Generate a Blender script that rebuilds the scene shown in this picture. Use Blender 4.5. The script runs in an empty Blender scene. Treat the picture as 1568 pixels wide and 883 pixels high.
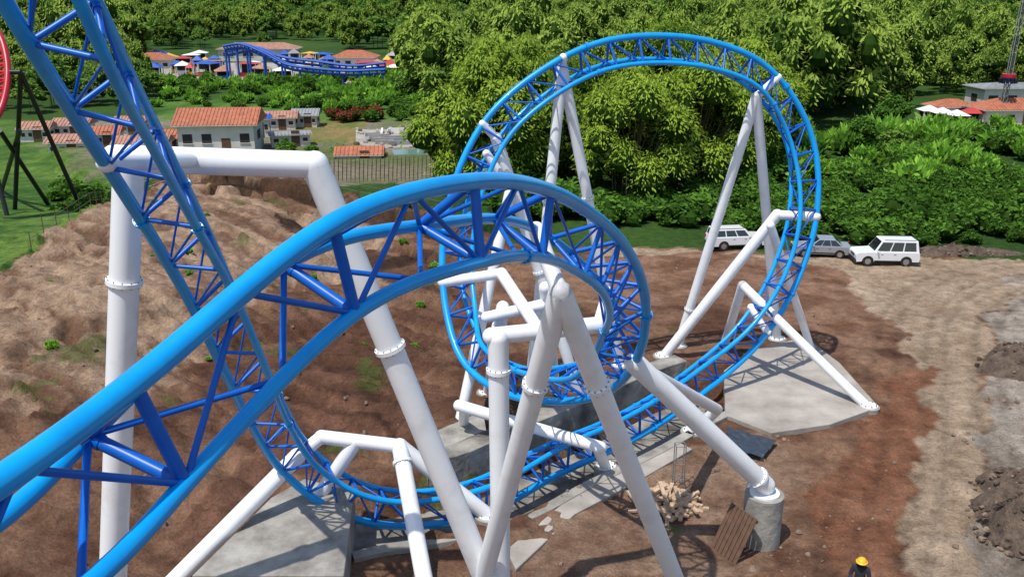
import bpy, math, random
import numpy as np
from mathutils import Vector, Matrix, noise
random.seed(7); rng=np.random.default_rng(7)
SC=bpy.context.scene
PITCH=math.radians(18.2); FP=1400.0; CH=20.0
cp,sp=math.cos(PITCH),math.sin(PITCH)
# photogrammetric survey helpers: image bearing + range -> world metres; image bearing -> point on the ground
def P(px,py,d):
    a=(px-784)/FP; b=(441-py)/FP
    return Vector((d*a, d*(cp+sp*b), CH+d*(-sp+cp*b)))
def G(px,py,z=0.0):
    b=(441-py)/FP
    d=(CH-z)/(sp-cp*b)
    return P(px,py,d)
# ---------------- materials
def mat(name,col,rough=0.6,var=0.15,scale=3.0,bump=0.0,metal=0.0,spec=0.5,col2=None,bscale=None,coat=0.0,lo=.32,hi=.66):
    m=bpy.data.materials.new(name); m.use_nodes=True
    nt=m.node_tree; b=nt.nodes['Principled BSDF']; L=nt.links
    tc=nt.nodes.new('ShaderNodeTexCoord')
    n=nt.nodes.new('ShaderNodeTexNoise'); n.inputs['Scale'].default_value=scale; n.inputs['Detail'].default_value=6; n.inputs['Roughness'].default_value=0.65
    L.new(tc.outputs['Object'],n.inputs['Vector'])
    r=nt.nodes.new('ShaderNodeValToRGB')
    c2=col2 if col2 else tuple(c*(1-var*2) for c in col)
    r.color_ramp.elements[0].position=lo; r.color_ramp.elements[1].position=hi
    r.color_ramp.elements[0].color=(*c2,1); r.color_ramp.elements[1].color=(*col,1)
    L.new(n.outputs['Fac'],r.inputs['Fac']); L.new(r.outputs['Color'],b.inputs['Base Color'])
    b.inputs['Roughness'].default_value=rough; b.inputs['Metallic'].default_value=metal
    b.inputs['Specular IOR Level'].default_value=spec; b.inputs['Coat Weight'].default_value=coat
    if bump>0:
        n2=nt.nodes.new('ShaderNodeTexNoise'); n2.inputs['Scale'].default_value=bscale or scale*4; n2.inputs['Detail'].default_value=8
        L.new(tc.outputs['Object'],n2.inputs['Vector'])
        bp=nt.nodes.new('ShaderNodeBump'); bp.inputs['Strength'].default_value=bump; bp.inputs['Distance'].default_value=0.1
        L.new(n2.outputs['Fac'],bp.inputs['Height']); L.new(bp.outputs['Normal'],b.inputs['Normal'])
    return m
def leafmat(name,c1,c2,scale=0.25,trans=0.35,rv=.35):
    m=bpy.data.materials.new(name); m.use_nodes=True
    nt=m.node_tree; L=nt.links; nt.nodes.clear()
    out=nt.nodes.new('ShaderNodeOutputMaterial'); mix=nt.nodes.new('ShaderNodeMixShader')
    d=nt.nodes.new('ShaderNodeBsdfDiffuse'); t=nt.nodes.new('ShaderNodeBsdfTranslucent')
    g=nt.nodes.new('ShaderNodeNewGeometry'); oi=nt.nodes.new('ShaderNodeObjectInfo')
    n=nt.nodes.new('ShaderNodeTexNoise'); n.inputs['Scale'].default_value=scale; n.inputs['Detail'].default_value=3
    L.new(g.outputs['Position'],n.inputs['Vector'])
    a=nt.nodes.new('ShaderNodeMath'); a.operation='MULTIPLY_ADD'; a.inputs[1].default_value=rv
    L.new(oi.outputs['Random'],a.inputs[0]); 
    s=nt.nodes.new('ShaderNodeMath'); s.operation='SUBTRACT'; s.inputs[1].default_value=0.18
    L.new(n.outputs['Fac'],s.inputs[0]); L.new(s.outputs[0],a.inputs[2])
    a2=nt.nodes.new('ShaderNodeMath'); a2.operation='MULTIPLY_ADD'; a2.inputs[1].default_value=0.3
    L.new(g.outputs['Random Per Island'],a2.inputs[0]); L.new(a.outputs[0],a2.inputs[2])
    r=nt.nodes.new('ShaderNodeValToRGB'); r.color_ramp.elements[0].position=0.22; r.color_ramp.elements[1].position=0.8
    r.color_ramp.elements[0].color=(*c1,1); r.color_ramp.elements[1].color=(*c2,1)
    L.new(a2.outputs[0],r.inputs['Fac']); L.new(r.outputs['Color'],d.inputs['Color']); L.new(r.outputs['Color'],t.inputs['Color'])
    mix.inputs[0].default_value=trans
    L.new(d.outputs[0],mix.inputs[1]); L.new(t.outputs[0],mix.inputs[2]); L.new(mix.outputs[0],out.inputs['Surface'])
    return m
M={}
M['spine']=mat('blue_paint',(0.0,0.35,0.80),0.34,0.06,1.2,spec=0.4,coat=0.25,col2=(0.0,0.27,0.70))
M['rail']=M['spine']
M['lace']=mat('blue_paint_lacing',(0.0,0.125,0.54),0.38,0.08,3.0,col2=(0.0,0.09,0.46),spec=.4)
M['white']=mat('white_paint',(0.83,0.84,0.85),0.40,0.04,0.9,col2=(0.68,0.67,0.65),coat=0.1,lo=.22,hi=.5)
M['steel']=mat('bolt_steel',(0.35,0.36,0.37),0.4,0.1,9,metal=0.7)
M['conc']=mat('concrete',(0.38,0.36,0.32),0.85,0.2,0.9,bump=0.5,col2=(0.17,0.155,0.135))
M['concd']=mat('stained_concrete',(0.34,0.32,0.28),0.9,0.2,0.7,bump=0.6,col2=(0.08,0.07,0.06))
M['slab']=mat('concrete_slab',(0.43,0.39,0.345),0.8,0.15,0.5,bump=0.3,col2=(0.24,0.21,0.18))
M['wood']=mat('rough_wood',(0.58,0.41,0.27),0.8,0.2,4,bump=0.3)
M['woodd']=mat('dark_wood',(0.14,0.075,0.045),0.85,0.2,4,bump=0.3)
M['tarp']=mat('dark_tarp',(0.04,0.055,0.08),0.5,0.2,3,bump=0.6)
M['gravel']=mat('gravel',(0.15,0.105,0.075),0.95,0.25,2.5,bump=1.0,col2=(0.045,0.03,0.022))
M['black']=mat('black_paint',(0.012,0.012,0.014),0.4,0.1,2)
M['red']=mat('red_paint',(0.50,0.015,0.03),0.35,0.1,2)
M['carw']=mat('car_white_paint',(0.78,0.79,0.80),0.25,0.02,2,coat=0.6)
M['cars']=mat('car_silver_paint',(0.38,0.40,0.43),0.28,0.03,2,metal=0.4,coat=0.6)
M['glass']=mat('dark_glass',(0.015,0.02,0.025),0.06,0.1,2,spec=0.9)
M['tyre']=mat('tyre_rubber',(0.02,0.02,0.02),0.8,0.1,5)
M['rim']=mat('wheel_rim',(0.5,0.5,0.52),0.3,0.1,5,metal=0.8)
M['lampw']=mat('headlamp',(0.7,0.72,0.75),0.1,0.05,5)
M['lampr']=mat('tail_lamp',(0.4,0.01,0.01),0.2,0.05,5)
M['wall']=mat('plaster_wall',(0.66,0.63,0.57),0.85,0.08,0.8,bump=0.1)
M['roof']=mat('terracotta_roof',(0.48,0.17,0.09),0.85,0.2,1.5,bump=0.5,col2=(0.28,0.09,0.05))
M['roofb']=mat('faded_clay_roof',(0.46,0.24,0.17),0.85,0.2,1.0,bump=0.5)
M['roofw']=mat('white_canopy',(0.75,0.75,0.74),0.6,0.05,1)
M['roofr']=mat('red_canopy',(0.50,0.05,0.04),0.6,0.1,1)
M['roofbl']=mat('blue_canopy',(0.02,0.1,0.45),0.6,0.1,1)
M['roofy']=mat('yellow_canopy',(0.7,0.42,0.03),0.6,0.1,1)
M['roofg']=mat('grey_metal_roof',(0.30,0.31,0.32),0.5,0.15,1)
M['dark']=mat('dark_interior',(0.03,0.028,0.025),0.8,0.1,2)
M['water']=mat('pond_water',(0.13,0.24,0.21),0.12,0.1,0.2)
M['bark']=mat('bamboo_culm',(0.10,0.095,0.035),0.8,0.2,2)
M['bamboo']=leafmat('bamboo_leaves',(0.06,0.13,0.015),(0.34,0.47,0.06),0.1,0.35)
M['bamboof']=leafmat('bamboo_leaves_far',(0.10,0.185,0.03),(0.36,0.48,0.085),0.03,0.3,.3)
M['broad']=leafmat('broadleaf_leaves',(0.045,0.10,0.022),(0.18,0.31,0.055),0.1,0.25)
M['shrub']=leafmat('shrub_leaves',(0.025,0.075,0.012),(0.12,0.25,0.035),0.25,0.3)
M['banana']=leafmat('light_green_leaves',(0.10,0.26,0.025),(0.30,0.55,0.07),0.08,0.35)
M['redl']=leafmat('red_leaves',(0.10,0.02,0.02),(0.35,0.06,0.05),0.1,0.2)
M['core']=mat('gap_shade_core',(0.035,0.075,0.012),1.0,0.3,0.6,spec=0.0)  # dark green of the solid crown cores stands in for shade between leaves
M['skin']=mat('skin',(0.30,0.15,0.09),0.6,0.05,5)
M['cloth']=mat('navy_workwear',(0.02,0.022,0.035),0.85,0.1,6)
M['helm']=mat('yellow_helmet',(0.80,0.45,0.02),0.35,0.03,5)
M['hair']=mat('hair',(0.015,0.01,0.008),0.8,0.1,5)
M['stone']=mat('field_stone',(0.28,0.20,0.145),0.95,0.2,2.0,bump=.6,col2=(0.12,0.08,0.055))
# ---------------- mesh builder
class MB:
    def __init__(s): s.v=[];s.f=[];s.m=[];s.s=[]
    def add(s,vs,fs,m,sm=False):
        o=len(s.v); s.v+= [tuple(x) for x in vs]
        for f in fs: s.f.append([i+o for i in f]); s.m.append(m); s.s.append(sm)
    def tube(s,pts,r,m,n=8,cap=True):
        pts=[Vector(p) for p in pts]; N=len(pts)
        rr=r if isinstance(r,(list,tuple)) else [r]*N
        t=(pts[1]-pts[0]).normalized()
        u=t.orthogonal().normalized(); vs=[]
        for i,p in enumerate(pts):
            tt=(pts[min(i+1,N-1)]-pts[max(i-1,0)]).normalized()
            u=(u-tt*u.dot(tt)).normalized(); w=tt.cross(u)
            for k in range(n):
                a=2*math.pi*k/n; vs.append(p+(u*math.cos(a)+w*math.sin(a))*rr[i])
        fs=[]
        for i in range(N-1):
            for k in range(n):
                fs.append([i*n+k,i*n+(k+1)%n,(i+1)*n+(k+1)%n,(i+1)*n+k])
        s.add(vs,fs,m,True)
        if cap:
            s.add(vs[:n],[list(range(n))[::-1]],m); s.add(vs[-n:],[list(range(n))],m)
    def box(s,c,size,m,R=None):
        c=Vector(c); R=R or Matrix.Identity(3); x,y,z=[a/2 for a in size]
        vs=[c+R@Vector((a*x,b*y,d*z)) for a in(-1,1) for b in(-1,1) for d in(-1,1)]
        s.add(vs,[[0,1,3,2],[4,6,7,5],[0,4,5,1],[2,3,7,6],[0,2,6,4],[1,5,7,3]],m)
    def ball(s,c,r,m,n=12,k=7,sc=(1,1,1),R=None,jit=0):
        R=R or Matrix.Identity(3); vs=[];fs=[]
        for i in range(k+1):
            th=math.pi*i/k
            for j in range(n):
                a=2*math.pi*j/n; q=1+(random.uniform(-jit,jit) if jit and 0<i<k else 0)
                vs.append(Vector(c)+R@Vector((q*r*sc[0]*math.sin(th)*math.cos(a),q*r*sc[1]*math.sin(th)*math.sin(a),q*r*sc[2]*math.cos(th))))
        for i in range(k):
            for j in range(n): fs.append([i*n+j,(i+1)*n+j,(i+1)*n+(j+1)%n,i*n+(j+1)%n])
        s.add(vs,fs,m,jit==0)
    def obj(s,name,parent=None,bevel=0):
        me=bpy.data.meshes.new(name); me.from_pydata(s.v,[],s.f)
        used=[]; 
        for k in s.m:
            if k not in used: used.append(k)
        for k in used: me.materials.append(M[k])
        me.polygons.foreach_set('material_index',[used.index(k) for k in s.m])
        me.polygons.foreach_set('use_smooth',s.s); me.update()
        o=bpy.data.objects.new(name,me); SC.collection.objects.link(o)
        if parent: o.parent=parent
        if bevel:
            b=o.modifiers.new('bev','BEVEL'); b.width=bevel; b.segments=2; b.limit_method='ANGLE'; b.angle_limit=0.7
        return o
def empty(name,loc=(0,0,0),rz=0):
    e=bpy.data.objects.new(name,None); e.location=loc; e.rotation_euler=(0,0,rz); SC.collection.objects.link(e); return e
# ---------------- coaster track
keys=[(-90,-160,13.5,20,-175,-1),(35,50,15.5,134,38,-1),(110,170,18,194,150,-1),(200,310,21.5,272,292,-1),(285,450,25.5,342,433,-1),
(345,570,29,397,550,-1),(388,655,32,435,630,-1),(440,730,34.2,483,690,1),(530,790,35.6,555,744,1),(620,806,36.4,635,762,1),(740,786,37.3,738,740,1),
(860,722,40,850,680,1),(970,672,42.7,955,635,1),(1075,602,46.0,1055,570,1),(1165,522,47.5,1140,498,1),(1222,428,47.8,1192,413,1),(1252,320,47.6,1217,320,1),
(1243,205,47.2,1211,218,-1),(1180,105,46.2,1158,134,-1),(1100,66,45.3,1090,100,-1),(1005,54,44.5,1005,89,-1),(912,66,43.8,926,98,-1),(825,110,43.2,848,138,-1),
(745,180,42.8,776,200,-1),(695,280,42.6,729,288,-1),(677,385,42.5,712,383,-1),(682,470,41.8,716,458,-1),(708,554,40.5,738,523,1),(775,603,38.5,790,560,1),
(855,614,36,852,570,1),(930,600,33,905,560,1),(978,545,30,938,525,-1),(989,455,27,938,478,-1),(957,376,24,902,425,-1),(895,319,21,850,375,-1),
(820,284,18,800,348,-1),(720,277,15.4,720,348,-1),(515,335,12.6,512,392,-1),(202,590,10.0,222,622,-1),(-20,752,8.2,10,795,-1),(-420,1000,6.4,-380,1050,-1)]
DEP=1.2; HG=0.68
F=Vector((0,cp,-sp))
KS=[];KO=[]
for sx,sy,d,mx,my,sg in keys:
    a=P(sx,sy,d); b=P(mx,my,d); l=(a-b).length
    dd=math.sqrt(max(0,DEP*DEP-l*l))
    KS.append(a); KO.append(((a-b)+F*sg*dd).normalized())
def catmull(pts,n=24):
    out=[]; pts=[pts[0]*2-pts[1]]+pts+[pts[-1]*2-pts[-2]]
    for i in range(1,len(pts)-2):
        p0,p1,p2,p3=pts[i-1:i+3]
        t1=(p1-p0).length**.5;t2=(p2-p1).length**.5;t3=(p3-p2).length**.5
        t1=max(t1,.05);t2=max(t2,.05);t3=max(t3,.05)
        m1=t2*((p1-p0)/t1-(p2-p0)/(t1+t2)+(p2-p1)/t2); m2=t2*((p2-p1)/t2-(p3-p1)/(t2+t3)+(p3-p2)/t3)
        for k in range(n):
            u=k/n; out.append(p1*(2*u**3-3*u*u+1)+m1*(u**3-2*u*u+u)+p2*(-2*u**3+3*u*u)+m2*(u**3-u*u))
    out.append(pts[-2]); return out
def lin(pts,n=24):
    out=[]
    for i in range(len(pts)-1):
        for k in range(n): out.append(pts[i].lerp(pts[i+1],k/n))
    out.append(pts[-1]); return out
S=np.array(catmull(KS)); O=np.array(lin(KO)); KI=[i*24 for i in range(len(keys))]
cum=np.concatenate([[0],np.cumsum(np.linalg.norm(np.diff(S,axis=0),axis=1))])
keyarc=[cum[i] for i in KI]
step=0.3; N=int(cum[-1]/step); arc=np.linspace(0,cum[-1],N)
S=np.stack([np.interp(arc,cum,S[:,i]) for i in range(3)],1); O=np.stack([np.interp(arc,cum,O[:,i]) for i in range(3)],1)
def smooth(A,it,w=.5):
    A=A.copy()
    for _ in range(it): A[1:-1]=A[1:-1]*(1-w)+(A[:-2]+A[2:])*w/2
    return A
S=smooth(S,11); O=smooth(O,45)
T=np.gradient(S,axis=0); T/=np.linalg.norm(T,axis=1)[:,None]
O-=T*np.sum(O*T,1)[:,None]; O/=np.linalg.norm(O,axis=1)[:,None]
W=np.cross(T,O); MM=S-O*DEP
R1=MM+W*HG; R2=MM-W*HG
trk=empty('roller_coaster_track')
mb=MB(); mb.tube([Vector(p) for p in S],0.155,'spine',20); mb.obj('spine_tube',trk)
mb=MB(); mb.tube([Vector(p) for p in R1],0.115,'rail',16); mb.tube([Vector(p) for p in R2],0.115,'rail',16); mb.obj('running_rails',trk)
mb=MB()
def at(A,a):
    return Vector([np.interp(a,arc,A[:,i]) for i in range(3)])
nodes=[]
fg=keyarc[34]
cur=keyarc[38]
while cur<arc[-1]: nodes.append((cur,1)); cur+=3.3
cur=keyarc[38]-3.65
while cur>0:
    big = cur>fg
    st=3.65 if big else (2.3 if cur<keyarc[6] else 1.55)
    nodes.append((cur,1 if big else 0)); cur-=st
nodes.sort()
for i,(c,big) in enumerate(nodes):
    s_,a_,b_=at(S,c),at(R1,c),at(R2,c)
    rp=0.088 if big else 0.062
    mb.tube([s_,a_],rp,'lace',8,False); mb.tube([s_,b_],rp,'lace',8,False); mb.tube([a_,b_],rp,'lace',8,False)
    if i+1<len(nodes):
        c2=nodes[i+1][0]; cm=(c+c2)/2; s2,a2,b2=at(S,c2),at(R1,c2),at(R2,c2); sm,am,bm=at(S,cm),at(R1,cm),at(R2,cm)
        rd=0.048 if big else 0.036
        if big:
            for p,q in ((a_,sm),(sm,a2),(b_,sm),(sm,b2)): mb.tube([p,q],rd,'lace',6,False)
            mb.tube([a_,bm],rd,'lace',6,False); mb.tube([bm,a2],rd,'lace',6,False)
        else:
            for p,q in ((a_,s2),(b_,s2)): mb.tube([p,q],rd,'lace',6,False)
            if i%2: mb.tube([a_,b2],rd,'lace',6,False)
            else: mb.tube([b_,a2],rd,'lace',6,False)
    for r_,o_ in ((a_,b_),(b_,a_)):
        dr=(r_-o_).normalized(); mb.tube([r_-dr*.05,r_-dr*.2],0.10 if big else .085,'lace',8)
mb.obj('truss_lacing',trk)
mb=MB()
cur=keyarc[39]-0.3
fl=[]
while cur>0: fl.append(cur); cur-=11.4
for c in fl:
    for A,r in ((S,.155),(R1,.115),(R2,.115)):
        if A is S and c>keyarc[33]: continue
        p=at(A,c); t=at(T,c).normalized(); mb.tube([p-t*.05,p+t*.05],r*1.35,'spine',16)
        for k in range(8):
            u=t.orthogonal().normalized(); w=t.cross(u); an=k*math.pi/4
            q=p+(u*math.cos(an)+w*math.sin(an))*r*1.18; mb.tube([q-t*.075,q+t*.075],.014,'lace',6)
mb.obj('rail_flanges',trk)
# ---------------- supports
def support(name,segs,feet=(),collars=(),joints=True):
    mb=MB()
    for p,q,r in segs:
        mb.tube([p,q],r,'white',24)
        if joints:
            mb.ball(p,r*1.01,'white',16,8); mb.ball(q,r*1.01,'white',16,8)
    for p,q,t,r in collars:
        d=(q-p).normalized(); c=p.lerp(q,t)
        mb.tube([c-d*.06,c+d*.06],r*1.22,'white',24)
        u=d.orthogonal().normalized(); w=d.cross(u)
        for k in range(12):
            an=k*math.pi/6; e=c+(u*math.cos(an)+w*math.sin(an))*r*1.12; mb.tube([e-d*.10,e+d*.10],.02,'steel',6)
    for f,r in feet:
        mb.tube([f+Vector((0,0,-.3)),f+Vector((0,0,.10))],r*2.1,'conc',20)
        mb.tube([f+Vector((0,0,.10)),f+Vector((0,0,.17))],r*1.7,'white',20)
        for k in range(8):
            an=k*math.pi/4; e=f+Vector((math.cos(an),math.sin(an),0))*r*1.45; mb.tube([e+Vector((0,0,.15)),e+Vector((0,0,.27))],.03,'steel',6)
    return mb.obj(name)
def nearS(p,A=None):
    A=S if A is None else A
    i=np.argmin(np.linalg.norm(A-np.array(p),axis=1)); return Vector(A[i])
N_='coaster_support'
c0,c1=P(168,1010,29),P(197,255,24); e=P(482,252,24.5); f1=G(770,950)
tb=nearS(P(245,262,20))
support(N_,[(c0,c1,.40),(P(176,242,24),e,.36),(e,f1,.38),(P(300,245,24.2),tb,.2)],[(c0,.4),(f1,.38)],[(c0,c1,.80,.40),(e,f1,.35,.38)])
ap=P(858,448,21.5); la,lb=G(726,935),G(1054,935)
support(N_,[(ap,la,.29),(ap,lb,.29),(ap,nearS(ap,R1),.2)],[(la,.3),(lb,.3)],[(ap,la,.22,.29),(ap,lb,.22,.29)])
t=P(763,518,27); ft=Vector((t.x+.05,t.y+.3,0)); arm=P(915,497,28)
support(N_,[(ft,t,.31),(P(752,514,27),arm,.26),(arm,nearS(arm,R1),.16)],[(ft,.31)],[(ft,t,.90,.31)])
q=G(1172,742,2.35); st0=nearS(P(968,560,30.5))
support(N_,[(st0,q,.36),(P(968,556,31),P(1098,626,41.5),.25),(P(1098,626,41.5),G(1060,662),.25)],[(G(1060,662),.27)],[(st0,q,.93,.36)])
support(N_,[(P(703,620,40.2),P(920,684,38.5),.26),(P(712,624,40.2),G(708,664),.24),(P(915,684,38.5),G(928,716),.24)],[(G(708,664),.25),(G(928,716),.25)])
b1,b2=P(492,668,35),P(612,682,35)
support(N_,[(b1,b2,.27),(b2,G(655,915),.31),(P(455,698,34.5),G(250,905),.32),(b2,G(750,790),.30),(P(545,675,35),G(462,797),.28),(P(455,698,34.5),b1,.25)],[(G(655,915),.31),(G(250,905),.32),(G(750,790),.3),(G(462,797),.3)],[(b2,G(655,915),.12,.31)])
u=P(760,212,43.2)
support(N_,[(u,G(886,600),.28),(P(782,288,43.4),G(703,650),.26),(u,nearS(u),.2),(P(745,235,43),P(782,288,43.4),.2)],[(G(703,650),.25)],[(u,G(886,600),.5,.28)])
u=P(861,103,44)
support(N_,[(u,G(812,590),.27),(u,G(950,560),.27),(u,nearS(u),.2)],[(G(950,560),.27)],[(u,G(812,590),.4,.27),(u,G(950,560),.4,.27)])
u=P(1158,148,46.6)
support(N_,[(u,G(1038,530),.26),(u,G(1190,520),.26),(u,nearS(u),.2)],[(G(1038,530),.26),(G(1190,520),.26)],[(u,G(1038,530),.83,.26)])
u=P(1190,328,48.3)
support(N_,[(nearS(u),u,.24),(u,G(1016,546),.29),(P(1180,345,48.3),G(1243,536),.22)],[(G(1016,546),.29),(G(1243,536),.22)])
u=P(1137,436,48.2)
support(N_,[(u,G(1330,624,.1),.24),(u,G(1108,530),.24),(P(1150,470,48),nearS(P(1165,500,47.5)),.2)],[(G(1330,624,.1),.25)])
u=P(768,418,41.5)
support(N_,[(nearS(u),u,.24),(u,P(822,500,38.5),.27),(P(770,470,40.5),G(748,602),.3),(P(745,485,40.5),P(835,465,39.5),.25),(P(835,440,39),G(850,600),.28)],[(G(748,602),.3)],[(P(770,470,40.5),G(748,602),.2,.3)])
mb=MB(); qq=Vector((q.x,q.y,0)); mb.tube([qq+Vector((0,0,-.4)),qq+Vector((0,0,2.0))],.72,'conc',28); mb.tube([qq+Vector((0,0,2.0)),qq+Vector((0,0,2.08))],.55,'white',28); mb.obj('concrete_plinth')
# ---------------- terrain
def inpoly(x,y,poly):
    inside=np.zeros(x.shape,bool); n=len(poly)
    for i in range(n):
        x1,y1=poly[i][0],poly[i][1]; x2,y2=poly[(i+1)%n][0],poly[(i+1)%n][1]
        if y1==y2: continue
        c=((y1>y)!=(y2>y))&(x<(x2-x1)*(y-y1)/(y2-y1)+x1); inside^=c
    return inside
def GP(*p): return [tuple(G(a,b))[:2] for a,b in p]
def axis(ext,lo,hi,st):
    mid=list(np.arange(lo,hi,st)); r=[];v=hi;s=st
    while v<ext: r.append(v); s*=1.07; v+=s
    l=[];v=lo;s=st
    while v>-ext: s*=1.07; v-=s; l.append(v)
    return np.array(l[::-1]+mid+r)
X=axis(2600,-34,40,.3); Y=axis(2600,22,84,.3); Y=Y[Y>-60]
XX,YY=np.meshgrid(X,Y); x=XX.ravel(); y=YY.ravel()
def vnoise(x,y,s,seed=0,oct=3):
    return np.array([noise.fractal(Vector((a*s+seed,b*s,seed*1.7)),1.0,2.0,oct) for a,b in zip(x,y)])
wx=x+vnoise(x,y,.12,3)*2.5+vnoise(x,y,.5,9)*.6; wy=y+vnoise(x,y,.12,7)*2.5+vnoise(x,y,.5,19)*.6
n1=vnoise(x,y,.06,11,5); n2=vnoise(x,y,.35,23,4); n3=vnoise(x,y,1.1,5,3)
ua=(x*.80-y*.60); ub=(x*.60+y*.80)+n2*1.2
fur=np.array([noise.fractal(Vector((a*.12,b*.9,4.2)),1.0,2.0,4) for a,b in zip(ua,ub)])
ridge=1-np.abs(fur)*2.2
col=np.zeros((len(x),3)); col[:]=(0.045,0.10,0.018)
col+= (n1[:,None]*np.array([.02,.035,.005]))
def paint(poly,c,var=0.0,c2=None,nz=None,g=1.3):
    m=inpoly(wx,wy,poly)
    cc=np.array(c)[None,:]+np.zeros((m.sum(),3))
    if c2 is not None:
        k=np.clip((nz[m] if nz is not None else n2[m])*g+.5,0,1)[:,None]; cc=cc*(1-k)+np.array(c2)*k
    col[m]=cc
paint(GP((-900,300),(-300,190),(0,185),(110,180),(190,300),(160,380),(0,470),(-600,650)),(0.045,0.12,0.018),0,(0.15,0.25,0.045),n1*.5+n2*.6+n3*.6)
paint(GP((240,150),(720,165),(720,195),(240,190)),(0.06,0.15,0.02),0,(0.12,0.24,0.04))
paint(GP((60,200),(180,180),(400,190),(700,180),(745,250),(700,300),(520,300),(330,290),(130,290)),(0.28,0.24,0.18),0,(0.12,0.16,0.05),n1)
paint(GP((450,180),(560,185),(560,225),(430,215)),(0.34,0.23,0.10),0,(0.16,0.2,0.05))
dirt=GP((-300,560),(0,478),(100,420),(180,350),(200,315),(330,300),(480,325),(700,378),(940,378),(1300,385),(1568,398),(2300,420))+[(60,-50),(-60,-50)]
paint(dirt,(0.12,0.056,0.034),0,(0.30,0.17,0.105),n1*.5+n2*.5+fur*.6)
hill=GP((-200,540),(0,478),(100,425),(200,330),(330,305),(600,390),(640,450),(420,470),(330,540),(240,640),(-300,760))
paint(hill,(0.20,0.11,0.068),0,(0.45,0.31,0.21),n1*.5+n2*.5+fur*1.0)
paint(GP((330,640),(420,560),(560,560),(700,600),(680,650),(500,690),(380,800),(230,870)),(0.085,0.04,0.026),0,(0.22,0.11,0.07),n2*.5+fur*.8)
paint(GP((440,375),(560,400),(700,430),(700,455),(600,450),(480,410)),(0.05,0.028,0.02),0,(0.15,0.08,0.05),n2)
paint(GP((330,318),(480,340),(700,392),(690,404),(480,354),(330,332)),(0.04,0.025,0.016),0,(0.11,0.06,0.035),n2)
paint(GP((930,380),(1568,398),(2200,410),(2200,445),(1560,445),(1530,500),(1500,560),(1500,760),(1500,1100),(1290,1100),(1345,883),(1395,720),(1395,600),(1360,500),(1240,405),(930,392)),(0.35,0.25,0.165),0,(0.50,0.375,0.265),n2*.5+n3*.5)
paint(GP((1568,425),(2400,450),(2600,1100),(1500,1100),(1500,883),(1505,620),(1530,520)),(0.28,0.225,0.175),0,(0.44,0.375,0.31),n2*.6+n3*.6)
paint(GP((1340,610),(1410,560),(1420,640),(1390,745),(1330,883),(1230,883),(1210,760),(1300,690)),(0.21,0.085,0.045),0,(0.32,0.155,0.09))
paint(GP((1120,385),(1260,400),(1330,470),(1340,560),(1240,520),(1120,470),(980,470),(960,400)),(0.19,0.095,0.055),0,(0.32,0.185,0.12),n2+fur*.6)
paint(GP((790,830),(900,740),(1000,690),(1180,680),(1200,760),(1140,883),(780,883)),(0.22,0.125,0.08),0,(0.36,0.235,0.16),n2*.6+n3*.7)
# weedy tint patches
wd=inpoly(x,y,dirt)&(x<10)&((vnoise(x,y,.22,31,4)+n3*.25)>.62); col[wd]=col[wd]*.45+np.array([.06,.12,.02])*.55
trk_c=[Vector((p[0],p[1],0)) for p in GP((1390,1100),(1400,883),(1430,700),(1430,560),(1445,480),(1520,430),(1700,412))]
tcx=np.array([tuple(v)[:2] for v in catmull(trk_c,16)])
isr=np.where((x>8)&(x<50)&(y>15)&(y<84))[0]
dr=np.min(np.linalg.norm(np.stack([x[isr],y[isr]],1)[:,None,:]-tcx[None],axis=2),axis=1)+n2[isr]*.25
rut=np.zeros(len(x))
for c_ in(.5,2.1,3.3): rut[isr]=np.maximum(rut[isr],np.exp(-((dr-c_)/.22)**2))
col*= (1-.25*rut[:,None])
def sst(v): v=np.clip(v,0,1); return v*v*(3-2*v)
isd=inpoly(x,y,dirt)
z=np.where(isd,n2*.10+n3*.06-rut*.06,n2*.03)
bank=sst((-x-11)/14)*2.2*sst((y-12)/12)*sst((95-y)/30); z+=bank
plat=GP((150,300),(300,318),(480,342),(700,392),(760,360),(740,250),(60,235))
m=inpoly(x+n2*.9,y+n2*.9,plat); z[m]+=1.2
lh=isd&(x<6)&(y>30); fade=sst((5-x)/8)
for poly,h in ((GP((210,345),(330,335),(480,365),(600,400),(700,425),(760,400),(700,385),(330,300),(180,310)),.6),(GP((120,450),(250,400),(400,420),(560,450),(690,480),(760,440),(760,380),(330,300),(100,380)),.55),(GP((0,640),(150,560),(300,520),(400,540),(520,520),(560,440),(330,300),(0,430)),.5)):
    m=inpoly(x+n2*1.6+n3*.4,y+n2*1.6+n1*2,poly); z[m]+=h*fade[m]
z[lh]+=(ridge[lh]*.40+np.abs(n3[lh])*.18+np.abs(n2[lh])*.3)*fade[lh]
ti=[i for i in range(N) if S[i,2]<1.6 and S[i,0]<12]
TC=MM[ti][:, :2]
near=(x>-12)&(x<14)&(y>25)&(y<50); idx=np.where(near)[0]
dm=np.min(np.linalg.norm(np.stack([x[idx],y[idx]],1)[:,None,:]-TC[None,::2,:],axis=2),axis=1)
k=np.clip((2.0-dm)/.5,0,1); z[idx]=z[idx]*(1-k)+(-1.1)*k
r_=np.sqrt(x*x+y*y)
far=np.clip((r_-650)/1100,0,1); z+=far*(60+np.array([noise.noise(Vector((a*.0016,b*.0016,0))) for a,b in zip(x,y)])*70)
z+=np.where(r_>520,np.abs(vnoise(x,y,.03,2))*np.clip((r_-520)/100,0,1)*14,0)
col[r_>480]=np.array([0.032,0.075,0.02]); col[r_>480]*= (1+n1[r_>480][:,None]*.5)
col[r_>1100]=np.array([0.035,0.075,0.05])
nx,ny=len(X),len(Y)
I=np.arange(nx*ny).reshape(ny,nx)
q4=np.stack([I[:-1,:-1].ravel(),I[:-1,1:].ravel(),I[1:,1:].ravel(),I[1:,:-1].ravel()],1)
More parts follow.
